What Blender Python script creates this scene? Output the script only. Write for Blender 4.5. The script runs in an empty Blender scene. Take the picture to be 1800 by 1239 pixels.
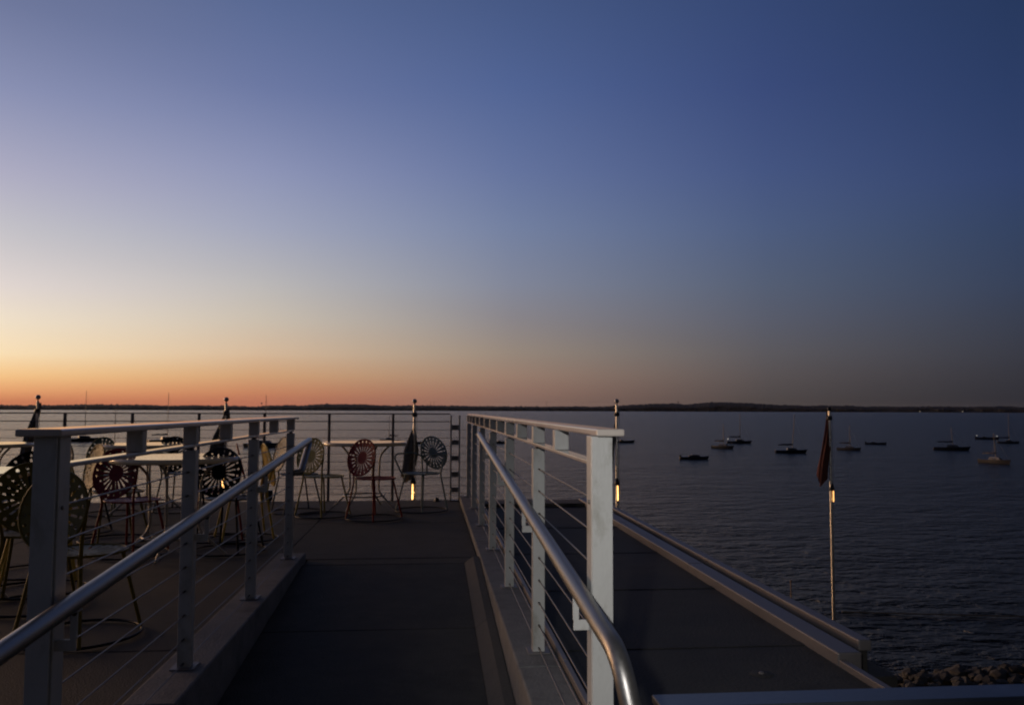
import bpy, bmesh, math, random
from mathutils import Vector, Matrix, noise
random.seed(7)
PI = math.pi
scene = bpy.context.scene
COL = scene.collection

# ------------------------------------------------------------------ camera
CAM = Vector((0, 0, 1.15))
PSI, PITCH, ROLL = math.atan(144/1500), math.atan(100.5/1500), math.radians(0.17)
Fw = Vector((math.sin(PSI)*math.cos(PITCH), math.cos(PSI)*math.cos(PITCH), math.sin(PITCH)))
Rt = Vector((math.cos(PSI), -math.sin(PSI), 0))
Up = Rt.cross(Fw)
R2 = Rt*math.cos(ROLL) + Up*math.sin(ROLL)
U2 = Up*math.cos(ROLL) - Rt*math.sin(ROLL)
cd = bpy.data.cameras.new('camera'); cam = bpy.data.objects.new('camera', cd); COL.objects.link(cam)
m = Matrix((R2, U2, -Fw)).transposed().to_4x4(); m.translation = CAM
cam.matrix_world = m
cd.sensor_width = 36; cd.lens = 30.0; cd.clip_start = 0.05; cd.clip_end = 60000
scene.camera = cam
scene.view_settings.view_transform = 'Standard'
scene.view_settings.look = 'None'
scene.view_settings.exposure = 0
scene.view_settings.gamma = 1
scene.view_settings.use_curve_mapping = False
scene.cycles.volume_bounces = 0
scene.cycles.max_bounces = 6
try: scene.cycles.filter_width = 2.1
except Exception: pass

# ------------------------------------------------------------------ sky: afterglow gradient by direction
world = bpy.data.worlds.new('World'); scene.world = world; world.use_nodes = True
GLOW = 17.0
FLASH = 200  # energy of the added spot that replaces the camera flash
def build_sky():
    nt = world.node_tree; nt.nodes.clear(); N = nt.nodes.new; L = nt.links.new
    def math_(op, a, b=None):
        n = N('ShaderNodeMath'); n.operation = op
        for i, x in enumerate((a, b)):
            if x is None: continue
            if isinstance(x, (int, float)): n.inputs[i].default_value = x
            else: L(x, n.inputs[i])
        return n.outputs[0]
    tc = N('ShaderNodeTexCoord'); sp = N('ShaderNodeSeparateXYZ'); L(tc.outputs['Generated'], sp.inputs[0])
    X, Y, Z = sp.outputs
    el = math_('DIVIDE', math_('ARCSINE', Z), PI/2)
    az0 = -0.75
    hor = math_('SQRT', math_('ADD', math_('MULTIPLY', X, X), math_('ADD', math_('MULTIPLY', Y, Y), 1e-6)))
    c = math_('DIVIDE', math_('ADD', math_('MULTIPLY', X, math.sin(az0)), math_('MULTIPLY', Y, math.cos(az0))), hor)
    cols = [   # (cos of azimuth from the afterglow, [(elevation/90, sRGB)])
     (-1.0, [(0, (56,53,51)), (.03,(58,55,54)), (.1,(54,52,54)), (.25,(44,44,50)), (.55,(35,36,43)), (1,(30,33,45))]),
     (.184, [(.006,(47,47,54)), (.0228,(54,54,62)), (.0373,(57,59,70)), (.0591,(56,62,79)), (.0809,(53,64,89)), (.1169,(48,64,97)), (.1524,(45,62,105)), (.2043,(39,57,100)), (.254,(36,54,94)), (.55,(33,37,56)), (1,(30,33,45))]),
     (.421, [(.0062,(76,69,68)), (.0127,(81,74,74)), (.0249,(88,81,82)), (.0411,(91,88,93)), (.0655,(86,90,106)), (.0898,(80,91,115)), (.13,(70,87,126)), (.1694,(61,79,128)), (.2267,(51,69,121)), (.2811,(47,66,114)), (.55,(35,40,60)), (1,(30,33,45))]),
     (.663, [(.0059,(133,99,87)), (.0127,(142,106,91)), (.0254,(152,121,103)), (.0424,(149,132,118)), (.0678,(136,131,136)), (.0932,(124,130,151)), (.1351,(107,122,159)), (.1762,(91,108,156)), (.2357,(71,92,146)), (.2919,(62,82,131)), (.55,(38,44,66)), (1,(30,33,45))]),
     (.850, [(.0051,(188,102,72)), (.0116,(199,121,80)), (.0238,(209,153,105)), (.04,(214,180,145)), (.0644,(202,188,170)), (.0887,(187,183,182)), (.1289,(156,161,186)), (.1683,(134,142,181)), (.2256,(99,113,161)), (.28,(80,98,146)), (.55,(44,50,72)), (1,(30,33,45))]),
     (.954, [(.0041,(204,110,68)), (.0099,(228,144,86)), (.0208,(246,188,118)), (.0354,(249,218,170)), (.0572,(238,220,194)), (.0789,(222,210,205)), (.115,(192,190,198)), (.1505,(167,166,192)), (.2024,(128,136,176)), (.2521,(102,113,154)), (.55,(46,53,76)), (1,(30,33,45))]),
     (1.0,  [(.0041,(210,132,92)), (.0099,(232,162,108)), (.0208,(255,205,134)), (.0354,(255,228,172)), (.0572,(255,232,202)), (.0789,(240,226,216)), (.115,(206,202,208)), (.1505,(178,176,200)), (.2024,(138,146,184)), (.2521,(110,120,160)), (.55,(48,55,78)), (1,(30,33,45))]),
    ]
    prev = None; pc = None
    for cv, stops in cols:
        r = N('ShaderNodeValToRGB'); L(el, r.inputs[0]); cr = r.color_ramp; cr.interpolation = 'B_SPLINE' if False else 'LINEAR'
        while len(cr.elements) > 1: cr.elements.remove(cr.elements[0])
        cr.elements[0].position = stops[0][0]; cr.elements[0].color = [k/255 for k in stops[0][1]]+[1]
        for p, q in stops[1:]:
            e = cr.elements.new(p); e.color = [k/255 for k in q]+[1]
        if prev is None: prev = r.outputs[0]
        else:
            mr = N('ShaderNodeMapRange'); L(c, mr.inputs[0]); mr.inputs[1].default_value = pc; mr.inputs[2].default_value = cv
            mx = N('ShaderNodeMix'); mx.data_type = 'RGBA'; L(mr.outputs[0], mx.inputs[0]); L(prev, mx.inputs[6]); L(r.outputs[0], mx.inputs[7])
            prev = mx.outputs[2]
        pc = cv
    hs = N('ShaderNodeHueSaturation'); hs.inputs['Saturation'].default_value = .86; L(prev, hs.inputs['Color'])
    g = N('ShaderNodeGamma'); g.inputs[1].default_value = 2.2; L(hs.outputs[0], g.inputs[0])
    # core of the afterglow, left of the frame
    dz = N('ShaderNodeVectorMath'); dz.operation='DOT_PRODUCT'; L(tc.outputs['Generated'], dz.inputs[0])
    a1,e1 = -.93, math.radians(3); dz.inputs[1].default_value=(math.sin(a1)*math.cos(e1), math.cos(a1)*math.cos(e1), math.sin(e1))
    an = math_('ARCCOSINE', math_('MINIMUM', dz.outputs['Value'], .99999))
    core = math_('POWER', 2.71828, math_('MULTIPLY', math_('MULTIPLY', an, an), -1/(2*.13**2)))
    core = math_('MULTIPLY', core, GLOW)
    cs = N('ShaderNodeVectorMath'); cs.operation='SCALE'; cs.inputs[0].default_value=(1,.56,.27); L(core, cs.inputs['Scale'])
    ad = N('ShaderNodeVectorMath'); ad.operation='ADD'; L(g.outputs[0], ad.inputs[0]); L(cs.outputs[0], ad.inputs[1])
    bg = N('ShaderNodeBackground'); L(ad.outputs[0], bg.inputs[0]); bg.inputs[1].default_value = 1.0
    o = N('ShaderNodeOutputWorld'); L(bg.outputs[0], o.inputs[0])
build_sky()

# ------------------------------------------------------------------ helpers
def tag(o, label=None, cat=None, group=None, kind=None):
    if label: o['label'] = label
    if cat: o['category'] = cat
    if group: o['group'] = group
    if kind: o['kind'] = kind
    return o
def empty(name, loc=(0,0,0), rz=0, label=None, cat=None, group=None):
    o = bpy.data.objects.new(name, None); COL.objects.link(o); o.location = loc; o.rotation_euler = (0,0,rz)
    o.empty_display_size = .1
    return tag(o, label, cat, group)
class MB:
    def __init__(s): s.v=[]; s.f=[]; s.sm=[]
    def add(s, vs, fs, smooth=False):
        b=len(s.v); s.v += [tuple(x) for x in vs]; s.f += [tuple(b+i for i in f) for f in fs]; s.sm += [smooth]*len(fs); return s
    def box(s, x0,x1,y0,y1,z0,z1, bev=0.0):
        if bev<=0:
            v=[(x,y,z) for z in (z0,z1) for y in (y0,y1) for x in (x0,x1)]
            return s.add(v,[(0,2,3,1),(4,5,7,6),(0,1,5,4),(2,6,7,3),(0,4,6,2),(1,3,7,5)])
        bm=bmesh.new(); bmesh.ops.create_cube(bm,size=1)
        for q in bm.verts: q.co=Vector(((x0+x1)/2+q.co.x*(x1-x0),(y0+y1)/2+q.co.y*(y1-y0),(z0+z1)/2+q.co.z*(z1-z0)))
        bmesh.ops.bevel(bm,geom=bm.edges[:],offset=bev,segments=2,affect='EDGES',profile=.5)
        bm.verts.index_update()
        s.add([q.co for q in bm.verts],[[q.index for q in f.verts] for f in bm.faces]); bm.free(); return s
    def tube(s, pts, r, n=8, closed=False, r2=None):
        pts=[Vector(p) for p in pts]; m=len(pts); vs=[]; ref=None
        for i,p in enumerate(pts):
            if closed: t=(pts[(i+1)%m]-pts[i-1])
            else: t=pts[min(i+1,m-1)]-pts[max(i-1,0)]
            t.normalize()
            if ref is None: ref = t.orthogonal().normalized()
            ref=(ref-t*ref.dot(t)).normalized(); b=t.cross(ref)
            rr = r if r2 is None else r+(r2-r)*i/(m-1)
            for k in range(n):
                a=2*PI*k/n; vs.append(p+ref*(rr*math.cos(a))+b*(rr*math.sin(a)))
        fs=[]
        for i in range(m if closed else m-1):
            for k in range(n):
                a=i*n+k; b_=i*n+(k+1)%n; c=((i+1)%m)*n+(k+1)%n; d=((i+1)%m)*n+k; fs.append((a,b_,c,d))
        s.add(vs,fs,True)
        if not closed: s.add(vs[:n],[tuple(range(n-1,-1,-1))]); s.add(vs[-n:],[tuple(range(n))])
        return s
    def lathe(s, prof, n=24, c=(0,0,0), smooth=True):
        vs=[]; 
        for r,z in prof:
            for k in range(n): a=2*PI*k/n; vs.append((c[0]+r*math.cos(a),c[1]+r*math.sin(a),c[2]+z))
        fs=[(i*n+k,i*n+(k+1)%n,(i+1)*n+(k+1)%n,(i+1)*n+k) for i in range(len(prof)-1) for k in range(n)]
        return s.add(vs,fs,smooth)
    def prism(s, poly, axis, a0, a1):   # poly of 2D points extruded along axis
        n=len(poly)
        def P(p,a):
            return (a,p[0],p[1]) if axis=='x' else ((p[0],a,p[1]) if axis=='y' else (p[0],p[1],a))
        vs=[P(p,a0) for p in poly]+[P(p,a1) for p in poly]
        fs=[(i,(i+1)%n,n+(i+1)%n,n+i) for i in range(n)]+[tuple(range(n-1,-1,-1)),tuple(range(n,2*n))]
        return s.add(vs,fs)
    def xform(s, M):
        s.v=[tuple(M@Vector(v)) for v in s.v]; return s
    def mesh(s, name, mat):
        me=bpy.data.meshes.new(name); me.from_pydata(s.v,[],s.f); me.polygons.foreach_set('use_smooth',s.sm); me.update()
        bm=bmesh.new(); bm.from_mesh(me); bmesh.ops.recalc_face_normals(bm,faces=bm.faces[:]); bm.to_mesh(me); bm.free()
        if mat: me.materials.append(mat)
        return me
    def build(s, name, mat, parent=None):
        o=bpy.data.objects.new(name,s.mesh(name,mat)); COL.objects.link(o)
        if parent: o.parent=parent
        return o
def link_copy(o, parent, loc=None, mat=None):
    c=o.copy(); COL.objects.link(c); c.parent=parent
    if loc is not None: c.location=loc
    return c
def copy_tree(o, parent=None):
    c=o.copy(); COL.objects.link(c); c.parent=parent
    for ch in list(o.children): copy_tree(ch,c)
    return c
def arc_pts(P, rad=.1, seg=6):      # round the corners of a polyline
    P=[Vector(p) for p in P]; out=[P[0]]
    for i in range(1,len(P)-1):
        a=(P[i-1]-P[i]); b=(P[i+1]-P[i]); r=min(rad,a.length*.49,b.length*.49)
        p0=P[i]+a.normalized()*r; p2=P[i]+b.normalized()*r
        for k in range(seg+1):
            t=k/seg; out.append(p0*(1-t)**2+P[i]*2*t*(1-t)+p2*t*t)
    out.append(P[-1]); return out

# ------------------------------------------------------------------ materials
def mat(name, col, rough=.5, metal=0, var=.15, scale=8, bump=0, bscale=60, dirt=None, dscale=3, stretch=(1,1,1), spec=.5, obj=True):
    m=bpy.data.materials.new(name); m.use_nodes=True; nt=m.node_tree; N=nt.nodes.new; L=nt.links.new
    b=nt.nodes['Principled BSDF']; b.inputs['Metallic'].default_value=metal; b.inputs['Specular IOR Level'].default_value=spec
    tc=N('ShaderNodeTexCoord'); mp=N('ShaderNodeMapping'); mp.inputs['Scale'].default_value=stretch; L(tc.outputs['Object'],mp.inputs[0])
    n=N('ShaderNodeTexNoise'); n.inputs['Scale'].default_value=scale; n.inputs['Detail'].default_value=6; n.inputs['Roughness'].default_value=.6; L(mp.outputs[0],n.inputs['Vector'])
    r=N('ShaderNodeMapRange'); r.inputs[1].default_value=.3; r.inputs[2].default_value=.7; r.inputs[3].default_value=1-var; r.inputs[4].default_value=1+var; L(n.outputs[0],r.inputs[0])
    hs=N('ShaderNodeHueSaturation'); hs.inputs['Color'].default_value=(*col,1); L(r.outputs[0],hs.inputs['Value']); out=hs.outputs[0]
    if dirt:
        n2=N('ShaderNodeTexNoise'); n2.inputs['Scale'].default_value=dscale; n2.inputs['Detail'].default_value=8; n2.inputs['Roughness'].default_value=.7; L(mp.outputs[0],n2.inputs['Vector'])
        rr=N('ShaderNodeMapRange'); rr.inputs[1].default_value=.52; rr.inputs[2].default_value=.68; L(n2.outputs[0],rr.inputs[0])
        mx=N('ShaderNodeMix'); mx.data_type='RGBA'; L(rr.outputs[0],mx.inputs[0]); L(out,mx.inputs[6]); mx.inputs[7].default_value=(*dirt,1); out=mx.outputs[2]
    L(out,b.inputs['Base Color'])
    r2=N('ShaderNodeMapRange'); r2.inputs[3].default_value=max(.02,rough-.1); r2.inputs[4].default_value=min(1,rough+.1); L(n.outputs[0],r2.inputs[0]); L(r2.outputs[0],b.inputs['Roughness'])
    if bump:
        n3=N('ShaderNodeTexNoise'); n3.inputs['Scale'].default_value=bscale; n3.inputs['Detail'].default_value=4; L(mp.outputs[0],n3.inputs['Vector'])
        bp=N('ShaderNodeBump'); bp.inputs['Strength'].default_value=bump; bp.inputs['Distance'].default_value=.01; L(n3.outputs[0],bp.inputs['Height']); L(bp.outputs[0],b.inputs['Normal'])
    return m
def emit(name, col, s):
    m=bpy.data.materials.new(name); m.use_nodes=True; b=m.node_tree.nodes['Principled BSDF']
    b.inputs['Base Color'].default_value=(.8,.8,.8,1); b.inputs['Emission Color'].default_value=(*col,1); b.inputs['Emission Strength'].default_value=s
    return m
M={}
M['rail']=mat('painted_rail',(.46,.46,.435),.42,0,.06,5,.15,90,dirt=(.30,.29,.25),dscale=7,stretch=(1,1,.6))
M['cap']=mat('rail_cap_paint',(.55,.49,.43),.04,0,.08,6)
M['steel']=mat('brushed_steel',(.25,.24,.225),.40,.92,.08,10,.06,160,stretch=(8,1,8))
M['cable']=mat('cable_steel',(.22,.21,.20),.5,1,.1,30)
M['conc']=mat('pale_concrete',(.17,.168,.16),.85,0,.22,7,.5,70,dirt=(.10,.097,.092),dscale=4)
M['curb']=mat('brown_concrete',(.075,.068,.058),.85,0,.2,6,.5,60,dirt=(.06,.055,.05),dscale=3)
M['deck']=mat('dark_deck',(.040,.039,.035),.85,0,.35,3,.9,110,dirt=(.020,.020,.018),dscale=1.4)
M['ramp']=mat('dark_ramp',(.042,.041,.036),.88,0,.35,5,.9,120,dirt=(.022,.022,.021),dscale=1.8)
M['roof']=mat('roof_membrane',(.033,.031,.028),.85,0,.4,2,.6,60,dirt=(.017,.017,.016),dscale=1.3)
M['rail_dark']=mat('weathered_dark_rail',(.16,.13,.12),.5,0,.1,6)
M['coping']=mat('coping_metal',(.165,.15,.145),.5,.3,.15,3,.1,40,stretch=(3,.5,3))
M['bluecap']=mat('blue_grey_coping',(.12,.14,.16),.35,.5,.12,4,.1,40,dirt=(.15,.17,.19))
M['wall']=mat('building_wall',(.16,.15,.14),.8,0,.2,3,.3,30)
M['ground']=mat('shore_ground',(.045,.042,.036),.95,0,.3,.8,1,6)
M['rock']=mat('riprap_stone',(.065,.062,.055),.9,0,.35,1.2,.8,9)
M['pole']=mat('pole_aluminium',(.62,.60,.57),.28,1,.08,6,.05,80,stretch=(1,1,.2))
M['ball']=mat('finial_grey',(.30,.30,.31),.3,.8,.08,12)
M['dark']=mat('dark_metal',(.03,.03,.032),.45,.6,.1,10)
M['flag_grey']=mat('flag_cloth_grey',(.12,.115,.105),.9,0,.3,9,.5,120)
M['flag_red']=mat('flag_cloth_red',(.11,.03,.02),.85,0,.3,9,.5,120)
M['flag_olive']=mat('flag_cloth_olive',(.10,.095,.07),.9,0,.3,9,.5,120)
def paint(name,c,var=.12): return mat(name,c,.50,0,var,14,.12,200,dirt=tuple(k*.55 for k in c),dscale=12,spec=.15)
M['c_red']=paint('chair_paint_red',(.28,.02,.015))
M['c_maroon']=paint('chair_paint_maroon',(.19,.012,.014))
M['c_olive']=paint('chair_paint_olive',(.30,.25,.07))
M['c_yellow']=paint('chair_paint_yellow',(.60,.42,.07))
M['c_mustard']=paint('chair_paint_mustard',(.16,.12,.02))
M['c_teal']=paint('chair_paint_teal',(.20,.27,.26))
M['c_blue']=paint('chair_paint_blue',(.015,.03,.055))
M['c_black']=paint('chair_paint_black',(.014,.015,.018))
M['c_green']=paint('chair_paint_green',(.06,.10,.05))
M['table']=mat('table_cream',(.85,.71,.47),.05,0,.06,9)
M['tleg']=mat('table_leg_cream',(.42,.38,.30),.4,0,.08,9)
M['hull_w']=mat('hull_white',(.42,.42,.42),.3,0,.08,2)
M['hull_g']=mat('hull_grey',(.06,.06,.063),.35,0,.08,2)
M['hull_d']=mat('hull_dark',(.03,.035,.045),.35,0,.1,2)
M['sail_b']=mat('sail_cover_blue',(.02,.03,.07),.8,0,.15,5)
M['sail_t']=mat('sail_cover_tan',(.25,.16,.09),.8,0,.15,5)
M['cabin']=mat('cabin_white',(.13,.13,.13),.4,0,.08,3)
M['mast']=mat('mast_alloy',(.20,.19,.19),.5,.5,.05,3)
M['glass']=mat('cabin_window',(.01,.01,.012),.1,0,.05,3)
M['wood']=mat('weathered_wood',(.30,.22,.13),.8,0,.2,3)
M['lamp_warm']=emit('lamp_warm',(1,.50,.14),5)
M['lamp_amber']=emit('lamp_amber',(1,.46,.12),2.6)
M['lamp_white']=emit('lamp_white',(1,.93,.8),.8)
M['lamp_shore']=emit('lamp_shore',(1,.85,.65),.5)

# water: rippled lake surface
def water_mat():
    m=bpy.data.materials.new('lake_water'); m.use_nodes=True; nt=m.node_tree; N=nt.nodes.new; L=nt.links.new
    b=nt.nodes['Principled BSDF']; b.inputs['Base Color'].default_value=(.006,.010,.016,1); b.inputs['IOR'].default_value=1.29; b.inputs['Roughness'].default_value=.2
    tc=N('ShaderNodeTexCoord'); h=None
    for sc,st,w in ((.09,(.6,1,1),2.4),(.6,(.6,1.0,1),1.7),(1.7,(.7,1.1,1),.80),(4.2,(.8,1,1),.25)):
        mp=N('ShaderNodeMapping'); mp.inputs['Scale'].default_value=st; mp.inputs['Rotation'].default_value=(0,0,.12*sc); L(tc.outputs['Object'],mp.inputs[0])
        n=N('ShaderNodeTexNoise'); n.inputs['Scale'].default_value=sc; n.inputs['Detail'].default_value=3; n.inputs['Roughness'].default_value=.55; L(mp.outputs[0],n.inputs['Vector'])
        mu=N('ShaderNodeMath'); mu.operation='MULTIPLY'; mu.inputs[1].default_value=w; L(n.outputs[0],mu.inputs[0])
        if h is None: h=mu.outputs[0]
        else:
            ad=N('ShaderNodeMath'); L(h,ad.inputs[0]); L(mu.outputs[0],ad.inputs[1]); h=ad.outputs[0]
    bp=N('ShaderNodeBump'); bp.inputs['Strength'].default_value=1; bp.inputs['Distance'].default_value=1.5; L(h,bp.inputs['Height']); L(bp.outputs[0],b.inputs['Normal'])
    return m
M['water']=water_mat()
def woods_mat():
    m=mat('far_tree_canopy',(.012,.012,.012),.95,0,.4,.02,0,1); return m
M['woods']=woods_mat()

# ================================================================== SETTING
W=-6.85
def sheet(name, x0,x1,y0,y1,z,mt,nx=1,ny=1):
    mb=MB(); vs=[(x0+(x1-x0)*i/nx,y0+(y1-y0)*j/ny,z) for j in range(ny+1) for i in range(nx+1)]
    mb.add(vs,[(j*(nx+1)+i,j*(nx+1)+i+1,(j+1)*(nx+1)+i+1,(j+1)*(nx+1)+i) for j in range(ny) for i in range(nx)])
    return mb.build(name,mt)
o=sheet('water',-14000,14000,9.0,14000,W,M['water']); tag(o,kind='structure',label='wide dusk lake rippling out to the far shore')

# far shore: low hills with a belt of trees along the waterline
PROF=[(-0.7,28),(-0.4437,28.2),(-0.4138,26.1),(-0.3933,28.2),(-0.3563,33.9),(-0.34,31.2),(-0.3179,31.8),(-0.284,27.9),(-0.2666,30.0),(-0.2253,29.3),(-0.2011,23.3),(-0.1766,32.1),(-0.1643,34.1),(-0.1455,31.1),(-0.1361,34.7),(-0.1266,40.0),(-0.1171,45.2),(-0.1076,40.4),(-0.0948,42.4),(-0.0754,41.1),(-0.0625,36.3),(-0.0429,33.2),(-0.0233,35.3),(0.003,35.8),(0.0294,34.5),(0.0493,31.4),(0.0693,31.7),(0.0959,30.4),(0.1358,29.3),(0.1623,33.1),(0.1822,30.0),(0.202,31.9),(0.2184,37.3),(0.2282,40.8),(0.2543,49.6),(0.2705,53.2),(0.2833,53.3),(0.2961,46.6),(0.3089,53.4),(0.3184,60.2),(0.3373,62.0),(0.3561,60.4),(0.3746,53.7),(0.3929,45.5),(0.4171,42.3),(0.432,39.2),(0.4467,42.5),(0.4642,40.9),(0.4872,34.6),(0.5097,34.7),(0.5318,33.3),(0.5534,36.5),(0.585,33.5),(0.6005,38.1),(0.6156,36.6),(0.6354,30.7),(0.9,34)]
def prof(a):
    for (a0,h0),(a1,h1) in zip(PROF,PROF[1:]):
        if a0<=a<=a1: return h0+(h1-h0)*(a-a0)/(a1-a0)
    return 30
def shore_ring(name, rows, mt, da, jit):
    vs=[]; n=int((.9+.7)/da)
    for i in range(n+1):
        a=-.7+da*i
        for (D,f,nz) in rows:
            hh=prof(a)*f
            k=noise.noise(Vector((a*5200/9,D/9,3.1)))+.7*noise.noise(Vector((a*5200/4,D/5,9)))
            k2=noise.noise(Vector((a*5200/60,D/90,1.7)))
            z=W-.5+hh+nz*(k*jit+k2*3.0)
            d=D+(60*k2+8*k)*(1 if nz else 0)
            vs.append((math.sin(a)*d,math.cos(a)*d,z))
    r=len(rows); fs=[(i*r+j,(i+1)*r+j,(i+1)*r+j+1,i*r+j+1) for i in range(n) for j in range(r-1)]
    mb=MB(); mb.add(vs,fs,False); return mb.build(name,mt)
o=shore_ring('hills',[(5170,0,0),(5190,.05,0),(5260,.25,0),(5500,.6,0),(6200,.8,0),(7500,.6,0),(9000,.1,0)],M['ground'],.004,0); tag(o,kind='structure')
o=shore_ring('far_woods',[(5176,.02,0),(5184,.34,.7),(5192,.45,1),(5215,.52,1),(5300,.66,1),(5420,.80,1),(5600,.93,1),(5800,1.0,1),(6300,.9,1),(7000,.7,1)],M['woods'],.00055,7.0)
tag(o,'dark tree belt covering the low hills of the far shore','trees',kind='stuff')
def polar(a,D,z): return (math.sin(a)*D,math.cos(a)*D,z)
for a,h,lab,kk in ((0.001,58,'shorter left mast of the close pair on the far shore, above the teal chair',0),(0.0049,62,'taller right mast of the close pair on the far shore, above the teal chair',0),(0.1365,64,'lone thin radio mast on the far shore above the right ramp railing',0),(0.2878,58,'short tower on top of the broad dark hill right of the ramp',1),(-0.189,41,'small rounded tower breaking the far treeline behind the left ramp railing',1)):
    e=empty('radio_mast' if not kk else 'far_tower',polar(a,5700,W),0,lab,'mast' if not kk else 'tower')
    mb=MB(); mb.tube([(0,0,0),(0,0,h)],1.6,5,r2=.9); mb.build('mast' if not kk else 'tower_shaft',M['dark'],e)
    mb=MB()
    if kk: mb.lathe([(0,h-1),(4.5,h),(6.5,h+3),(4.5,h+6),(0,h+7)],12)
    else: mb.box(-2.2,2.2,-.6,.6,h*.93,h*.97)
    mb.build('antenna' if not kk else 'tank',M['dark'],e)
for a,lab in ((0.5409,'left of two tiny lit lamps at the far waterline right of the red flag'),(0.5807,'right of two tiny lit lamps at the far waterline right of the red flag')):
    e=empty('shore_lamp',polar(a,5150,W),0,lab,'lamp',)
    MB().tube([(0,0,-1),(0,0,4)],.4,6).build('post',M['dark'],e)
    MB().lathe([(0,4),(2.0,4.6),(2.0,6.4),(0,7)],8).build('lens',M['lamp_shore'],e)

# ---- decks
RAMP_S=.0627; RY=6.5
def rz(y): return RAMP_S*(min(y,RY)-RY)
struct_k=dict(kind='structure')
# terrace floor as a grid of cast panels with recessed joints
tf=tag(bpy.data.objects.new('terrace_floor',None),kind='structure'); COL.objects.link(tf)
def slab(x0,x1,y0,y1,z1,z0,mt,parent,name='concrete_slab'):
    return MB().box(x0,x1,y0,y1,z0,z1,.006).build(name,mt,parent)
MB().box(-14,-1.15,-4,10.90,-.16,-.035).build('bedding',M['ramp'],tf)
MB().box(-1.16,.60,6.52,10.90,-.16,-.035).build('bedding',M['ramp'],tf)
J=.003
ys=[-4,-1.2,1.6,4.3,6.75,8.85,11.03]
xs=[-14,-11.0,-8.4,-5.8,-3.5,-1.128]
for j in range(len(ys)-1):
    for i in range(len(xs)-1):
        slab(xs[i]+J,xs[i+1]-J,ys[j]+J,ys[j+1]-J,random.uniform(-.0015,.0015),-.09,M['deck'],tf)
slab(-1.1255,.379,6.76,8.84,.001,-.09,M['deck'],tf); slab(-1.1255,.379,8.86,11.03,-.001,-.09,M['deck'],tf)
slab(-.918,.379,6.515,6.745,0,-.09,M['ramp'],tf,'threshold_slab')
# far edge fascia beam of the terrace
MB().box(-14,2.2,11.035,11.09,-.6,-.012,.004).build('edge_trim',M['curb'],tf)

rp=tag(bpy.data.objects.new('ramp',None),kind='structure'); COL.objects.link(rp)
def ramp_slab(y0,y1,x0,x1,dz=0,name='ramp_slab',mt='ramp',th=.2):
    mb=MB(); a,b=rz(y0)+dz,rz(y1)+dz
    mb.prism([(y0,a),(y1,b),(y1,b-th),(y0,a-th)],'x',x0,x1)
    return mb.build(name,M[mt],rp)
yr=[-3.0,.8,2.6,4.98,6.505]
for a,b in zip(yr,yr[1:]): ramp_slab(a+.006,b-.006,-.925,.27)
# chamfered kerb along the right edge of the ramp
mb=MB()
for a,b in ((-3.0,1.8),(1.806,4.97),(4.976,6.505)):
    vs=[]
    for y in (a,b):
        z=rz(y); vs+= [(.272,y,z-.2),(.272,y,z+.004),(.335,y,z+.05),(.3795,y,z+.05),(.3795,y,z-.2)]
    mb.add(vs,[(0,1,6,5),(1,2,7,6),(2,3,8,7),(3,4,9,8),(4,3,2,1,0),(5,6,7,8,9)])
mb.build('ramp_kerb',M['curb'],rp)
# plinths that carry the railings (level top), cast in lengths
kl=tag(bpy.data.objects.new('kerb',None),kind='structure'); COL.objects.link(kl)
for a,b in ((-3,.4),(.4,3.35),(3.35,6.72)):
    MB().box(-1.13,-.93,a+.003,b-.003,-.9,.058,.008).build('kerb_block',M['conc'],kl)
kr=tag(bpy.data.objects.new('kerb',None),kind='structure'); COL.objects.link(kr)
for a,b in ((-3,.4),(.4,3.70),(3.70,7.2),(7.2,10.95)):
    MB().box(.385,.575,a+.003,b-.003,-.9,.058,.008).build('kerb_block',M['conc'],kr)
    MB().box(.5765,.600,a+.003,b-.003,-.9,.085,.004).build('kerb_edging',M['coping'],kr)

# right roof deck and its stepped parapet
rd=tag(bpy.data.objects.new('roof_deck',None),kind='structure'); COL.objects.link(rd)
ry=[3.20,4.35,5.75,7.2,8.75,10.99]
for a,b in zip(ry,ry[1:]): MB().box(.601,1.929,a+.003,b-.003,-.35,-.05+random.uniform(-.001,.001),.002).build('membrane_strip',M['roof'],rd)
for a in ry[1:-1]: MB().box(.605,1.925,a-.05,a+.03,-.0485,-.0455,.001).build('lap_joint',M['roof'],rd)
MB().box(.601,1.929,10.60,11.03,-.05,-.008,.006).build('end_kerb',M['curb'],rd)
pk=tag(bpy.data.objects.new('parapet',None),kind='structure'); COL.objects.link(pk)
def par(x0,x1,z0,z1,mt,nm,y0,y1,n,bev=.008):
    for i in range(n):
        a=y0+(y1-y0)*i/n; b=y0+(y1-y0)*(i+1)/n
        MB().box(x0,x1,a+.0015,b-.0015,z0,z1+random.uniform(-.001,.001),bev).build(nm,M[mt],pk)
par(1.930,2.050,-.35,.010,'coping','coping',3.95,11.03,3)
par(2.051,2.120,-.35,-.12,'roof','gutter',4.1,11.03,2,.003)
par(2.121,2.190,-.035,.020,'coping','outer_coping',4.12,11.03,3)
par(2.123,2.188,-.35,-.037,'roof','outer_kerb',4.16,11.03,2,.003)
par(2.191,2.32,-.60,-.16,'roof','ledge',4.12,11.03,2,.004)
par(1.930,1.965,-.35,-.02,'coping','thin_coping',3.20,3.945,1,.004)
par(1.966,2.32,-.7,-.30,'roof','low_ledge',3.20,3.945,1,.006)

dr_=empty('roof_drain',(1.52,3.86,-.05),0,'small pale round drain cap on the dark roof deck right of the ramp','drain')
MB().lathe([(0,.012),(.008,.011),(.013,.005),(.014,0)],14).build('cap',M['coping'],dr_); MB().lathe([(0,.004),(.05,.004),(.055,0)],18).build('flange',M['roof'],dr_)
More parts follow.
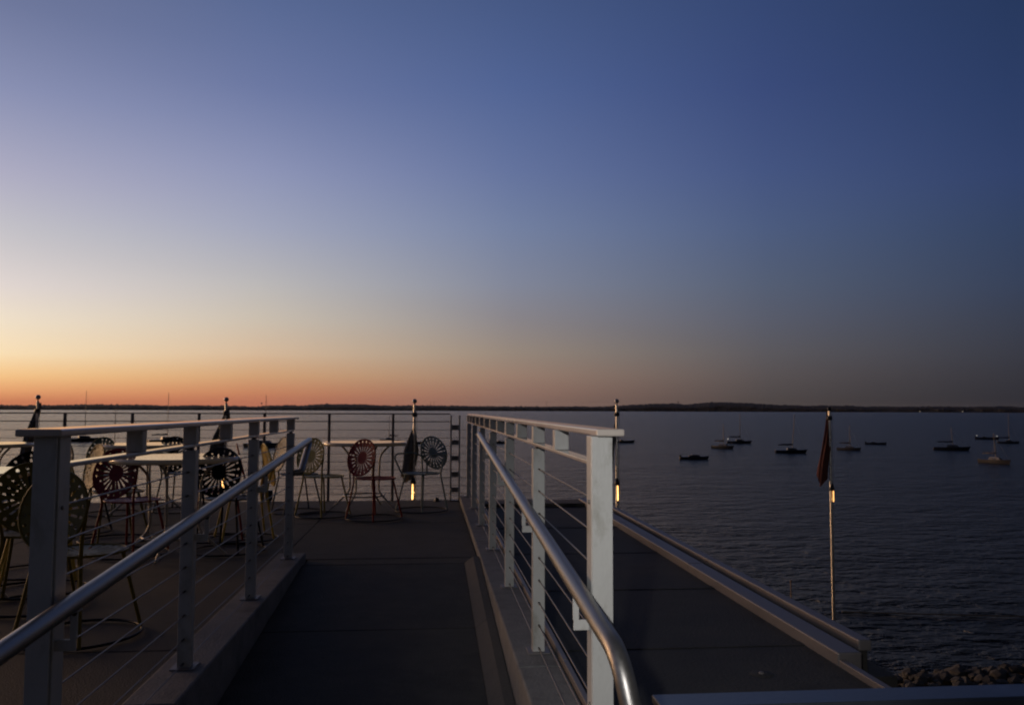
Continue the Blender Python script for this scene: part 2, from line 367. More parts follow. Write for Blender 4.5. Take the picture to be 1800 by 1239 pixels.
# building under the decks
bd=empty('lakeside_building',(0,0,0),0,'dark walled building carrying the terrace and the roof deck above the lake','building')
MB().box(-13.9,2.15,-6,3.05,-7.6,-1.05).build('wall',M['wall'],bd)
MB().box(-13.9,2.15,3.05,11.0,-7.6,-.62).build('wall',M['wall'],bd)
for i in range(5):
    x=-12+3*i
    w=MB().box(x,x+1.6,11.001,11.05,-4.6,-2.6).build('window',M['rail'],bd)
    MB().box(x+.08,x+1.52,11.051,11.056,-4.52,-2.68).build('pane',M['glass'],w)

# near coping wall at the bottom right
cw=empty('parapet_wall',(0,0,0),0,'low wall with blue grey metal coping crossing the bottom right corner','wall')
MB().box(.86,7.6,3.075,3.165,-7.4,.062).build('wall',M['wall'],cw)
for a,b in ((.83,2.9),(2.9,5.0),(5.0,7.65)):
    mb=MB(); mb.box(a+.002,b-.002,3.045,3.190,.064,.096,.006); mb.box(a+.002,b-.002,3.036,3.0445,.02,.09,.003); mb.build('coping',M['bluecap'],cw)

# shore ground and riprap
def shore():
    mb=MB(); nx,ny=60,26; vs=[]
    for j in range(ny+1):
        for i in range(nx+1):
            x=2.4+(70-2.4)*(i/nx)**1.3; t=j/ny; y=-8+t*(30.5)
            yy=y+ .9*noise.noise(Vector((x*.25,0,4)))
            z=-5.3 if t<.8 else -5.3-(t-.8)/.2*2.1
            z+=.12*noise.noise(Vector((x*.5,y*.5,1)))
            vs.append((x,yy+.02*x,z))
    mb.add(vs,[(j*(nx+1)+i,j*(nx+1)+i+1,(j+1)*(nx+1)+i+1,(j+1)*(nx+1)+i) for j in range(ny) for i in range(nx)],True)
    return mb.build('ground',M['ground'])
tag(shore(),kind='structure')
def rocks():
    mb=MB(); rnd=random.Random(3)
    bm=bmesh.new(); bmesh.ops.create_icosphere(bm,subdivisions=1,radius=1); bm.verts.index_update()
    base=[v.co.copy() for v in bm.verts]; bf=[[v.index for v in f.verts] for f in bm.faces]; bm.free()
    for k in range(4200):
        x=rnd.uniform(10.8,60); t=rnd.random()**.8
        y=22.2+.02*x-t*4.0+.5*noise.noise(Vector((x*.3,0,7)))
        if x<12.5 and rnd.random()<.6: continue
        r=rnd.uniform(.07,.20)
        z=-5.35-max(0,(y-.02*x-20.0))*.38+rnd.uniform(-.05,.2)
        s=(rnd.uniform(.8,1.5),rnd.uniform(.7,1.2),rnd.uniform(.5,.9)); a=rnd.uniform(0,PI)
        vs=[]
        for c in base:
            q=c*(1+.28*noise.noise(c*1.7+Vector((k*3.1,k,0))))
            X,Y,Z=q.x*s[0]*r,q.y*s[1]*r,q.z*s[2]*r
            vs.append((x+X*math.cos(a)-Y*math.sin(a),y+X*math.sin(a)+Y*math.cos(a),z+Z))
        mb.add(vs,bf)
    return mb.build('riprap',M['rock'])
tag(rocks(),'pale broken stone riprap along the shore at the bottom right','rocks',kind='stuff')

# ================================================================== RAILINGS
TOP=1.095
def cable(parent,P0,P1,r=.0028):
    return MB().tube([P0,P1],r,6).build('cable',M['cable'],parent)
def ramp_railing(x, side, y0, posts, spacers, yend, capx0, capx1, label, nm, rot_off=0):
    e=empty(nm,(x,y0,0),0,label,'railing')
    T=lambda mb: mb.xform(Matrix.Translation((-x,-y0,0)))
    w=.0275
    for i,y in enumerate(posts):
        if i==0:     # end post: face plate and tube with an open seam between
            mb=MB(); mb.box(x-.030,x+.030,y,y+.007,.058,TOP-.022,.0015)
            T(mb).build('face_plate',M['rail'],e)
            mb=MB(); mb.box(x-.0285,x+.0285,y+.025,y+.098,.058,TOP-.0215,.003); T(mb).build('post',M['rail'],e)
            mb=MB(); mb.box(x-.010,x+.010,y+.006,y+.026,.06,TOP-.03); T(mb).build('post_core',M['dark'],e)
            for z in (.30,.62,.88):
                mb=MB(); mb.lathe([(0,0),(.006,0),(.006,.004),(0,.006)],10); mb.xform(Matrix.Translation((x-side*.0288,y+.05,z))@Matrix.Rotation(-side*PI/2,4,'Y')); T(mb).build('bolt',M['steel'],e)
        else:
            mb=MB(); mb.box(x-w,x+w,y,y+.052,.058,.972,.003); T(mb).build('post',M['rail'],e)
            mb=MB(); mb.box(x-w,x+w,y+.001,y+.051,.9985,TOP-.0215,.003); T(mb).build('spacer_block',M['rail'],e)
            mb=MB(); mb.box(x-.012,x+.012,y+.012,y+.04,.971,.985); T(mb).build('stud',M['dark'],e)
            mb=MB(); mb.box(x-.05,x+.05,y-.03,y+.082,.0585,.064,.002); T(mb).build('base_plate',M['coping'],e)
    for y in spacers:
        mb=MB(); mb.box(x-w,x+w,y,y+.05,.9985,TOP-.0215,.003); T(mb).build('spacer_block',M['rail'],e)
    mb=MB(); mb.box(capx0,capx1,posts[0]-.03,yend,TOP-.0205,TOP,.005); T(mb).build('cap_rail',M['cap'],e)
    mb=MB(); mb.box(x-.022,x+.022,posts[0]+.0955,yend-.03,.985,.998,.003); T(mb).build('lower_rail',M['cap'],e)
    for k in range(9):
        z=.08+.1*k
        T(MB().tube([(x,posts[0]+.09,z),(x,yend-.05,z)],.0026,6)).build('cable',M['cable'],e)
        # threaded cable ends standing out of the post faces
        for y in posts[1:]:
            pass
    return e,T
LX=-1.024; RX=.500
lposts=[2.405,3.79,5.12,6.45]; rposts=[2.455,3.90,5.32,6.74,8.14,9.54,10.86]
eL,TL=ramp_railing(LX,-1,2.405,lposts,[3.10,4.43,5.76],6.53,-1.090,-.972,'cable railing along the left side of the ramp with tall round chairs behind it','ramp_railing')
eR,TR=ramp_railing(RX,1,2.455,rposts,[3.22,4.62,6.03,7.44,8.84,10.2],10.94,.478,.560,'long pale cable railing along the right side of the ramp, its end post brightly lit','ramp_railing')
# cable ferrules on the camera side of each post
def ferrules(e,T,x,posts):
    for y in posts[1:]:
        for k in range(9):
            z=.08+.1*k; T(MB().tube([(x,y-.03,z),(x,y+.001,z)],.0048,6)).build('cable_fitting',M['dark'],e)
ferrules(eL,TL,LX,lposts); ferrules(eR,TR,RX,rposts[:5])

HR=.0245
def handrail(e,T,x,postx,posts,pts,side,endstub=None):
    h=T(MB().tube(arc_pts(pts,.11,8),HR,20)).build('handrail',M['steel'],e)
    for y in posts:
        zz=.636+.0610*(y-2.5)
        mb=MB(); s=-side
        # flat arm from the post inward, short riser to the pipe
        xa,xb=sorted((postx-side*.0285, x-side*.004)); yb=y+.02
        mb.box(xa,xb,yb,yb+.008,zz-.130,zz-.100,.001)
        xc,xd=sorted((x-side*.006,x+side*.012)); 
        mb.box(xc,xd,yb,yb+.008,zz-.100,zz-.018,.001)
        mb.box(x-.012,x+.012,yb-.012,yb+.02,zz-.026,zz-.021,.001)
        T(mb).build('bracket',M['rail'],h)
        mb=MB(); mb.lathe([(0,0),(.007,0),(.007,.006),(0,.008)],8); mb.xform(Matrix.Translation((x,yb-.001,zz-.03))@Matrix.Rotation(PI/2,4,'X')); T(mb).build('bolt',M['dark'],h)
def hz(y): return .636+.0610*(y-2.5)
handrail(eR,TR,.430,RX,[2.50,3.90,5.32,6.74],
   [(.430,7.38,hz(7.38)),(.430,2.13,hz(2.13)),(.440,1.975,.590),(.468,1.915,.42),(.480,1.905,.25),(.480,1.905,.058)],1)
handrail(eL,TL,-.945,LX,[2.42,3.79,5.12],
   [(-.945,.25,hz(.25)),(-.945,6.90,hz(6.90)),(-.945,6.88,hz(6.9)-.03),(-.947,6.50,.685),(-.998,6.475,.680)],-1)

# far railing along the lake edge of the terrace
def far_railing():
    y=10.93
    e=empty('terrace_railing',(-4,y,0),0,'thin dark cable railing along the lake edge of the terrace behind the tables','railing')
    T=lambda mb: mb.xform(Matrix.Translation((4,-y,0)))
    for i in range(14):
        x=-.46-.796*i
        w=.016
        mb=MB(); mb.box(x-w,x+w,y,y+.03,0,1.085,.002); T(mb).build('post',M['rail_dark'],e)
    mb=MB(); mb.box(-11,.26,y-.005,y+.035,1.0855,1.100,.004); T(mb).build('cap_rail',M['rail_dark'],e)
    T(MB().tube([(-11,y+.02,.995),(.27,y+.02,.995)],.006,6)).build('lower_rail',M['cable'],e)
    for k in range(9): T(MB().tube([(-11,y+.02,.09+.1*k),(.48,y+.02,.09+.1*k)],.003,5)).build('cable',M['cable'],e)
    return e
far_railing()
ld=empty('end_frame',(.325,10.90,0),0,'narrow ladder like frame with five short plates between railing and ramp end','frame')
for x in (-.054,.054): MB().box(x-.011,x+.011,-.01,.01,0,1.075,.002).build('upright',M['rail'],ld)
for z in (.14,.335,.535,.735,.925): MB().box(-.042,.042,-.006,.006,z-.03,z+.03,.002).build('plate',M['coping'],ld)
MB().box(-.075,.075,-.03,.03,0,.012,.002).build('foot_plate',M['dark'],ld)
# small dark box and pebble-like fittings on the edge
jb=empty('junction_box',(-1.955,10.80,0),0,'small dark box standing on the terrace edge behind the leaning yellow chair','box')
MB().box(-.043,.043,-.03,.03,.03,.15,.006).build('casing',M['dark'],jb)
MB().box(-.046,.046,-.033,.033,.150,.158,.003).build('lid',M['dark'],jb)
MB().box(-.02,.02,-.02,.02,0,.03).build('foot',M['dark'],jb)
for i,(x,y,lab) in enumerate(((.10,10.86,'small dark round lamp cover on the terrace edge left of the ladder like frame'),(.42,10.80,'small dark round lamp cover on the terrace edge right of the ladder like frame'))):
    e=empty('deck_fitting',(x,y,0),0,lab,'fitting')
    MB().lathe([(0,.05),(.015,.048),(.028,.03),(.03,0)],12).build('cover',M['dark'],e); MB().lathe([(0,.008),(.04,.006),(.042,0)],12).build('flange',M['dark'],e)

# ================================================================== FLAGPOLES
def flag_mesh(H,tiltx,wt,wm,wb,folds,seed,back=.02):
    rnd=random.Random(seed); n=40; rows=22; vs=[]
    ph=[rnd.uniform(0,6) for _ in range(4)]
    for j in range(rows+1):
        s=j/rows
        w = wt+(wm-wt)*min(1,s/.45) if s<.45 else wm+(wb-wm)*(s-.45)/.55
        for k in range(n):
            a=2*PI*k/n
            r=1+.34*math.cos(folds*a+ph[0]+1.2*s)+.16*math.cos((folds*2+1)*a+ph[1]-2*s)
            x=w*.5*r*math.cos(a); y=w*.34*r*math.sin(a)
            z=-H*s
            if s>.75: z-= (s-.75)/.25*H*.10*math.cos(a*2+ph[2])+ (s-.75)*H*.18*math.cos(a+PI)
            cx=tiltx*(s**1.15)+.012*math.sin(6*s+ph[3])
            vs.append((cx+x,y+back,z))
    mb=MB(); mb.add(vs,[(j*n+k,j*n+(k+1)%n,(j+1)*n+(k+1)%n,(j+1)*n+k) for j in range(rows) for k in range(n)],True)
    mb.add(vs[:n],[tuple(range(n))]); mb.add(vs[-n:],[tuple(range(n))])
    return mb
def flagpole(x,ztop,lab,lampz,ball=True,flag=None,lampx=-.035):
    y=11.6
    e=empty('flagpole',(x,y,W+1.2),0,lab,'flagpole','row of flagpoles along the lake edge')
    z0=-(W+1.2)
    hb=ztop-.05
    MB().tube([(0,0,-1.3),(0,0,z0-1.0),(0,0,z0+hb)],.026,14,r2=.017).build('pole',M['pole'],e)
    if ball:
        MB().lathe([(0,-.032),(.014,-.029),(.025,-.02),(.031,-.008),(.032,0),(.031,.008),(.025,.02),(.014,.029),(0,.032)],16,(0,0,z0+ztop)).build('ball_finial',M['ball'],e)
        MB().lathe([(.007,0),(.007,.03),(.014,.035)],8,(0,0,z0+hb-.01)).build('finial_stem',M['dark'],e)
    else:
        MB().lathe([(0,.03),(.02,.028),(.03,.01),(.03,-.015),(.017,-.03)],12,(0,0,z0+hb)).build('truck',M['dark'],e)
    MB().lathe([(.03,0),(.038,.01),(.038,.05),(.03,.06)],12,(0,0,z0+hb-.16)).build('collar',M['dark'],e)
    # downward accent lamp clamped to the pole
    l=MB(); l.lathe([(.017,0),(.036,0),(.036,.03),(.018,.10),(.017,.10)],14,(lampx*.3,0,z0+lampz)); l.build('lamp_hood',M['dark'],e)
    for dx,dy in ((lampx*.5,-.034),):
        MB().tube([(dx,dy,z0+lampz-(.20 if ball else .15)),(dx,dy,z0+lampz+.0)],.0072 if ball else .005,10,r2=.0045 if ball else .006).build('lamp_tube',M['lamp_warm' if ball else 'lamp_amber'],e)
    pl=bpy.data.lights.new('pole_light','POINT'); pl.energy=.10 if ball else .03; pl.color=(1,.55,.2); pl.shadow_soft_size=.015
    po=bpy.data.objects.new('pole_light',pl); COL.objects.link(po); po.parent=e; po.location=(.02,-.075,z0+lampz-.12)
    MB().tube([(.03,-.01,z0+lampz-.3),(.034,-.01,z0+hb-.05)],.003,5).build('halyard',M['cable'],e)
    if flag:
        H,tl,wt,wm,wb,mt,zt,seed=flag
        f=flag_mesh(H,tl,wt,wm,wb,5,seed); f.xform(Matrix.Translation((0,0,z0+zt))); o=f.build('flag',M[mt],e)
    return e
flagpole(-5.049,1.294,'leftmost flagpole at the lake edge with a dark furled flag above the near railing end',.22,True,(.96,-.20,.04,.10,.11,'flag_grey',1.22,1))
flagpole(-2.675,1.274,'flagpole rising between the black chair and the ramp railing, second from the left',.24,True,(.80,-.15,.04,.15,.14,'flag_olive',1.16,2))
flagpole(-.203,1.261,'flagpole with furled dark flag beside the teal armchair',.155,True,(.66,-.09,.03,.15,.12,'flag_grey',.90,3))
flagpole(2.567,1.272,'flagpole partly hidden behind the brightly lit end post of the right railing',.12,True,(.80,-.10,.015,.055,.06,'flag_grey',1.12,4),lampx=.0)
flagpole(5.620,1.225,'rightmost flagpole with a furled red flag, standing out against the dark lake',.03,False,(.93,-.10,.03,.095,.12,'flag_red',1.14,5),lampx=.035)

# ================================================================== FURNITURE
def sunburst(R, tilt_thick=.0025, nsec=20, dish=.012):
    """perforated disc in the XY plane: hub, tapering slots, holes in the outer band"""
    lv=[0.0,.32,.36,.45,.67,.75,.785,.82,.88,.93,1.0]; lv=[R*k for k in lv]
    # each sector split in 4: solid | slot | slot | solid
    na=nsec*4
    def frac(j):   # angular position inside the sector, slot narrower near the hub
        return None
    vs=[];N=len(lv)
    wid=[.5,.24,.32,.38,.36,.22,.5,.20,.36,.16,.5]
    for li,r in enumerate(lv):
        for s in range(nsec):
            h=wid[li]*.5
            for q in (0,.5-h,.5,.5+h):
                a=2*PI*(s+q)/nsec; z=-dish*(1-(r/R)**2)
                vs.append((r*math.cos(a),r*math.sin(a),z))
    fs=[]
    for li in range(N-1):
        for k in range(na):
            q=k%4
            void = q in (1,2) and (1<=li<=4 or 7<=li<=8)
            if void: continue
            a=li*na+k; b=li*na+(k+1)%na; fs.append((a,b,b+na,a+na))
    me=bpy.data.meshes.new('tmp'); me.from_pydata(vs,[],fs)
    bm=bmesh.new(); bm.from_mesh(me); bmesh.ops.remove_doubles(bm,verts=bm.verts[:],dist=1e-5)
    bmesh.ops.recalc_face_normals(bm,faces=bm.faces[:])
    ext=bmesh.ops.solidify(bm,geom=bm.faces[:],thickness=tilt_thick)
    bm.verts.index_update(); mb=MB(); mb.add([v.co for v in bm.verts],[[v.index for v in f.verts] for f in bm.faces]); bm.free()
    bpy.data.meshes.remove(me)
    n=40; mb.tube([(R*math.cos(2*PI*k/n),R*math.sin(2*PI*k/n),0) for k in range(n)],.0075,6,closed=True)
    return mb
def chair_proto(arms=False):
    r_=.0095; parts={}
    M1=Matrix.Translation((0,-.205,.650))@Matrix.Rotation(math.radians(-14),4,'X')@Matrix.Rotation(PI/2,4,'X')
    parts['backrest']=[sunburst(.192).xform(M1)]
    M2=Matrix.Translation((0,.01,.425))
    parts['seat']=[sunburst(.205,dish=.010).xform(M2)]
    legs=[]
    for s in (-1,1):
        legs.append(MB().tube(arc_pts([(s*.195,-.225,.008),(s*.135,-.165,.415),(s*.155,-.185,.53),(s*.190,-.205,.635)],.05,4),r_,8))
        legs.append(MB().tube(arc_pts([(s*.195,.215,.008),(s*.150,.155,.30),(s*.135,.13,.418)],.06,4),r_,8))
    parts['leg']=legs
    n=36
    parts['base_ring']=[MB().tube([(.285*math.cos(2*PI*k/n),.300*math.sin(2*PI*k/n),.011) for k in range(n)],.008,6,closed=True)]
    if arms:
        parts['armrest']=[MB().tube(arc_pts([(s*.18,-.215,.60),(s*.235,-.12,.645),(s*.25,.16,.640),(s*.24,.20,.60),(s*.19,.14,.425),(s*.14,.12,.42)],.05,5),r_,8) for s in (-1,1)]
    return {k:[mb.mesh(k,None) for mb in v] for k,v in parts.items()}
PA=chair_proto(False); PB=chair_proto(True)
def coloured(me,mt,cache={}):
    key=(me.name,mt)
    if key not in cache:
        c=me.copy(); c.materials.clear(); c.materials.append(M[mt]); cache[key]=c
    return cache[key]
def chair(x,y,h,mt,label,arms=False,s=1.0,tilt=0,name=None):
    e=empty(name or ('terrace_armchair' if arms else 'terrace_chair'),(x,y,.002),-math.radians(h),label,'chair','sunburst metal chairs on the terrace')
    e.scale=(s,s,s)
    if tilt: e.rotation_euler=(math.radians(tilt),0,-math.radians(h))
    for k,ms in (PB if arms else PA).items():
        for me in ms:
            o=bpy.data.objects.new(k,coloured(me,'c_black' if k=='base_ring' else mt)); COL.objects.link(o); o.parent=e
    return e
chair(-.567,9.153,40,'c_red','bright red chair in front of the round table nearest the ramp end')
chair(-1.134,9.458,38,'c_olive','olive yellow chair just right of the handrail end, left of the red chair')
chair(-.081,9.847,220,'c_teal','teal armchair with open arm loops beside the flagpole',True)
chair(-1.461,9.80,60,'c_blue','dark blue chair behind the far post of the left railing')
chair(-1.629,7.825,248,'c_yellow','pale yellow chair catching the sunset, seen between the last two posts of the left railing')
chair(-1.873,7.848,257,'c_maroon','dark red chair seen edge on right of the black chair')
chair(-1.609,7.193,15,'c_black','large black chair with bright slots right behind the ramp handrail')
chair(-2.347,7.09,18,'c_maroon','dark maroon chair pulled up to the left end of the nearest cream table')
chair(-3.424,9.781,25,'c_green','green chair at the back whose top shows above the olive chair left of the tables')
chair(-2.714,7.829,50,'c_mustard','olive chair just below the green chair, tucked under the lower rail')
chair(-3.245,8.364,35,'c_black','dark chair immediately right of the left railing end post')
chair(-2.467,5.732,250,'c_yellow','yellow chair lit by the sunset between the mustard chair and the maroon chair')
chair(-1.752,4.588,20,'c_mustard','mustard chair nearest the ramp, its back right of the left railing end post')
chair(-2.289,5.293,-15,'c_mustard','mustard chair cut by the left frame edge, left of the railing end post')
chair(-2.791,10.02,10,'c_black','black chair standing behind the far cream table by the lake railing')
chair(-2.75,6.35,150,'c_black','dark chair low behind the left railing, facing the camera under the nearest cream table')

def table_proto():
    R=.485
    top=MB().lathe([(0,.772),(R-.008,.772)],64,smooth=False).lathe([(R-.008,.7718),(R-.002,.768),(R+.003,.757),(R,.738),(R-.010,.732)],64).lathe([(R-.010,.7322),(R-.02,.745),(0,.745)],64,smooth=False).mesh('tabletop',M['table'])
    legs=[]
    for k in range(4):
        a=PI/4+k*PI/2+.25; c,s=math.cos(a),math.sin(a)
        legs.append(MB().tube(arc_pts([(.33*c,.33*s,.742),(.20*c,.20*s,.62),(.185*c,.185*s,.20),(.40*c,.40*s,.012)],.07,5),.011,8).mesh('leg',M['tleg']))
    n=40
    ring=MB().tube([(.235*math.cos(2*PI*k/n),.235*math.sin(2*PI*k/n),.155) for k in range(n)],.010,6,closed=True).mesh('ring_stretcher',M['tleg'])
    rim=MB().tube([(.33*math.cos(2*PI*k/n),.33*math.sin(2*PI*k/n),.738) for k in range(n)],.007,6,closed=True).mesh('under_ring',M['tleg'])
    return top,legs,ring,rim
TB=table_proto()
def table(x,y,rz_,label):
    e=empty('round_table',(x,y,.002),rz_,label,'table','round cream tables on the terrace')
    for nm,me in [('tabletop',TB[0])]+[('leg',l) for l in TB[1]]+[('ring_stretcher',TB[2]),('under_ring',TB[3])]:
        o=bpy.data.objects.new(nm,me); COL.objects.link(o); o.parent=e
table(-.748,10.1,.1,'round cream table nearest the ramp end, behind the red chair')
table(-1.988,7.0,.5,'round cream table right behind the second post of the left railing')
table(-2.996,9.55,.9,'round cream table beyond the one nearest the railing, with the black chair behind it')
table(-4.762,9.7,.3,'round cream table cut by the left frame edge, far by the lake railing')
table(-2.90,5.4,.7,'round cream table at the left frame edge, lower and nearer than the other')

# ================================================================== BOATS
def hull_mesh(L,B,F):
    n=12; secs=9; vs=[]
    for i in range(n+1):
        t=i/n; x=-L/2+L*t
        b=B/2*(math.sin(PI*min(1,.32+.68*t*1.0) if t>.45 else PI*(.33+.38*t))**.8 if t<.999 else .02)
        if t>.5: b=B/2*(1-((t-.5)/.5)**2.1)+.015
        else: b=B/2*(.72+.28*math.sin(PI*t))
        f=F*(.92+.30*t*t)
        for k in range(secs):
            u=-1+2*k/(secs-1); y=b*u*(1-.05*abs(u)) ; z=f-(f+.25)*(1-abs(u)**3.2)
            vs.append((x+ (.12*L*t*t*(z/F)*.4 if t>.6 else 0),y,z))
    mb=MB(); mb.add(vs,[(i*secs+k,i*secs+k+1,(i+1)*secs+k+1,(i+1)*secs+k) for i in range(n) for k in range(secs-1)],True)
    mb.add(vs,[(i*secs,(i+1)*secs,(i+1)*secs+secs-1,i*secs+secs-1) for i in range(n)])
    mb.add(vs[:secs],[tuple(range(secs))])
    return mb
def boat(x,y,L,rz_,hm,label,mast=None,lean=0,cover='sail_b',cabin=True,windshield=False,lamps=0,name=None,group='boats moored on the lake',F=None):
    e=empty(name or ('sailboat' if mast else 'motorboat'),(x,y,W),math.radians(rz_),label,'boat',group)
    B=L*.31; F=F or L*.105
    hull_mesh(L,B,F).build('hull',M[hm],e)
    if cabin:
        mb=MB(); z0=F*.95; z1=F*.95+L*.075
        vs=[(-.12*L,-B*.30,z0),(.24*L,-B*.17,z0),(.24*L,B*.17,z0),(-.12*L,B*.30,z0),(-.10*L,-B*.25,z1),(.17*L,-B*.13,z1*.97),(.17*L,B*.13,z1*.97),(-.10*L,B*.25,z1)]
        mb.add(vs,[(0,1,5,4),(1,2,6,5),(2,3,7,6),(3,0,4,7),(4,5,6,7)]); c=mb.build('cabin',M['cabin'],e)
        for s in (-1,1):
            MB().add([(-.07*L,s*B*.296,z0+.02*L),(.12*L,s*B*.222,z0+.02*L),(.10*L,s*B*.212,z0+.045*L),(-.07*L,s*B*.278,z0+.05*L)],[(0,1,2,3)]).build('window',M['glass'],c)
    MB().tube([(-L*.49,0,F*.9),(-L*.53,0,-.2)],L*.012,6).build('rudder',M['hull_d'],e)
    if mast:
        MB().tube([(.06*L,0,F*.9),(.06*L-lean*.5,0,mast*.5),(.06*L-lean,0,mast)],.075,6,r2=.05).build('mast',M['mast'],e)
        b=MB().tube([(.05*L,0,F+.62+L*.05),(-.40*L,0,F+.60+L*.05)],.05,6).build('boom',M['mast'],e)
        n=10; pts=[(.045*L-.44*L*k/n,0,F+.72+L*.05+.05*math.sin(k*1.3)) for k in range(n+1)]
        MB().tube(pts,.19,8,r2=.09).build('sail_cover',M[cover],b)
        MB().tube([(.49*L,0,F*1.2),(.06*L-lean*.92,0,mast*.93)],.012,4).build('forestay',M['mast'],e)
        for s in (-1,1): MB().tube([(.03*L,s*B*.45,F),(.06*L-lean*.8,0,mast*.8)],.01,4).build('shroud',M['mast'],e)
    if windshield:
        MB().add([(.1*L,-B*.3,F),(.1*L,B*.3,F),(.02*L,B*.26,F+.09*L),(.02*L,-B*.26,F+.09*L)],[(0,1,2,3)]).build('windshield',M['glass'],e)
        MB().box(-.2*L,-.06*L,-B*.28,B*.28,F*.7,F+.05*L,.03).build('seat',M['cabin'],e)
        MB().box(-L*.55,-L*.48,-.15,.15,-.1,F+.25,.04).build('outboard_motor',M['hull_d'],e)
    if lamps>0: MB().lathe([(0,-.12),(.12,0),(0,.12)],8,(-L*.46,0,F+.45)).build('stern_lamp',M['lamp_white'],e); MB().tube([(-L*.46,0,F*.8),(-L*.46,0,F+.4)],.03,5).build('lamp_staff',M['mast'],e)
    if lamps>1: MB().lathe([(0,-.12),(.12,0),(0,.12)],8,(L*.44,0,F+.35)).build('bow_lamp',M['lamp_white'],e); MB().tube([(L*.44,0,F*.8),(L*.44,0,F+.3)],.03,5).build('lamp_staff',M['mast'],e)
    return e
boat(-83.6,216.5,8.2,25,'hull_g','dark sailboat beyond the left railing end with a red sail cover and tall mast',12.3,0,'sail_t')
boat(-56.7,161.1,5.6,-50,'hull_d','small dark sailboat just above the left end of the far cream table',7.9,.2)
boat(-62.0,209.0,8.0,35,'hull_d','dark sailboat left of the black chair top, mast crossing the far treeline',11.8,0)
boat(-34.7,183.8,8.4,-20,'hull_g','large dark sailboat behind the last spacer of the left railing, bow to the right',11.0,0,'hull_w')
boat(-3.6,201.0,4.6,15,'hull_d','small dark motorboat half behind the flagpole beside the teal armchair',None,windshield=True,cabin=False)
boat(-9.7,215.0,5.2,160,'hull_d','small sailboat with a thin mast above the table nearest the ramp end',6.6,0,name='sailboat')
boat(17.1,204.0,4.6,10,'hull_d','small dark boat seen through the right railing between its posts',None,windshield=True,cabin=False)
boat(47.6,206.9,5.0,5,'hull_d','small low boat just right of the bright railing end post',None,cabin=False,windshield=True)
boat(43.2,137.1,4.4,-8,'hull_g','nearest pale grey open boat, lowest of the group just right of the ramp',None,windshield=True,cabin=True)
boat(61.5,175.6,5.6,-62,'hull_d','dark sailboat turned bow on, left of the grey one with the white stern light',5.2,.1)
boat(75.1,202.8,5.6,-14,'hull_g','grey sailboat with a single white stern light in the group right of the ramp',7.2,0,lamps=1)
boat(68.0,156.5,5.6,-12,'hull_d','sailboat with a dark hull, white cabin and leaning mast left of the red flag',7.2,-.5)
boat(85.0,167.3,4.8,-55,'hull_g','small pale sailboat immediately right of the red flag',5.0,0)
boat(106.0,195.3,4.4,-30,'hull_g','small low reddish grey boat, second to the right of the red flag',None,windshield=True,cabin=False)
boat(106.6,166.6,6.4,-36,'hull_d','broad black hulled sailboat between the red flag and the right frame edge',4.6,.3)
boat(158.0,229.9,5.6,-34,'hull_d','far dark boat carrying white lights at both bow and stern',None,windshield=True,cabin=False,lamps=2)
boat(143.9,201.4,4.6,-34,'hull_g','small grey sailboat near the right frame edge, right of the boat with two lights',7.4,0)
boat(86.7,124.6,5.4,-78,'hull_g','grey sailboat nearest the right frame edge, lowest of the boats there',4.6,.3)

# floating boom and mooring stake near the shore
fb=empty('floating_line',(16.35,33.05,W),0,'thin pale floating line on the dark water right of the rightmost flagpole','line')
MB().tube([(0,0,.05),(1.9,-.44,.06),(4.6,-.95,.05),(12,-2.2,.04)],.03,6).build('rope',M['wood'],fb)
for x_,y_ in ((12,-2.2),): MB().lathe([(0,-.1),(.09,-.05),(.1,.05),(.05,.12),(0,.13)],10,(x_,y_,.05)).build('float',M['wood'],fb)
st=empty('mooring_stake',(15.5,35.9,W),0,'thin stake standing in the water just beyond the right parapet','stake')
MB().tube([(0,0,-1),(0,0,.75)],.022,6).build('shaft',M['wood'],st)
MB().lathe([(.024,.62),(.028,.64),(.028,.70),(.024,.72)],8).build('band',M['wood'],st)

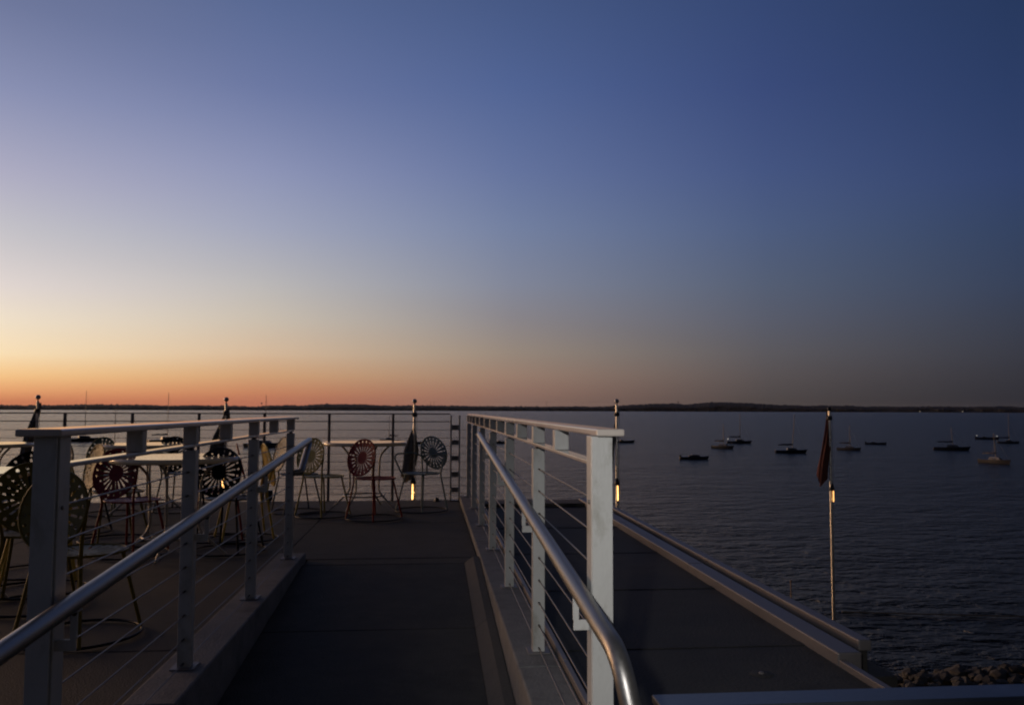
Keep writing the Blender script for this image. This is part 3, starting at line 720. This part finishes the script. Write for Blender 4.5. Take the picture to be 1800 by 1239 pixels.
# ================================================================== added lamp standing in for the camera flash, lights the right railing
lp=empty('flash_stand_in',(-.98,-1.15,.058),0,'added flash stand-in behind the viewer, shaped as a dark post with a shielded head','flash stand-in')
MB().tube([(0,0,0),(0,0,1.42)],.045,12,r2=.035).build('post',M['dark'],lp)
MB().lathe([(.09,0),(.09,.012),(.05,.03)],16).build('base_plate',M['dark'],lp)
MB().tube(arc_pts([(0,0,1.38),(0,.05,1.49),(.62,.68,1.53)],.1,4),.016,8).build('arm',M['dark'],lp)
src=Vector((-.34,-.42,1.52)); tgt=Vector((.58,2.45,.72)); dr=(tgt-src).normalized(); qt=dr.to_track_quat('-Z','Y')
mb=MB(); mb.lathe([(.05,.06),(.06,.05),(.085,-.09),(.080,-.09),(.05,.04),(0,.045)],18); mb.xform(Matrix.Translation(src-Vector((-.98,-1.15,.058)))@qt.to_matrix().to_4x4()); mb.build('shade',M['dark'],lp)
mb=MB(); mb.lathe([(0,-.02),(.035,-.015),(.045,0),(0,.01)],18); mb.xform(Matrix.Translation(src-Vector((-.98,-1.15,.058)))@qt.to_matrix().to_4x4()); mb.build('lens',M['lamp_white'],lp)
sd=bpy.data.lights.new('flash_light','SPOT'); sd.energy=FLASH; sd.color=(1.0,.975,.96); sd.spot_size=math.radians(36); sd.spot_blend=1.0; sd.shadow_soft_size=.03
so=bpy.data.objects.new('flash_light',sd); COL.objects.link(so); so.parent=lp; so.location=src+dr*.10-Vector((-.98,-1.15,.058)); so.rotation_euler=qt.to_euler()

# evening haze over the lake
hzm=bpy.data.materials.new('evening_haze'); hzm.use_nodes=True; nt=hzm.node_tree; nt.nodes.clear()
v=nt.nodes.new('ShaderNodeVolumePrincipled'); v.inputs['Density'].default_value=1.0e-5; v.inputs['Color'].default_value=(.8,.8,.82,1); v.inputs['Anisotropy'].default_value=.3
oo=nt.nodes.new('ShaderNodeOutputMaterial'); nt.links.new(v.outputs[0],oo.inputs['Volume'])
hz_=MB().box(-15000,15000,-60,15000,W-3.0,110).build('haze',hzm); tag(hz_,kind='stuff',label='thin evening haze dulling the far shore')
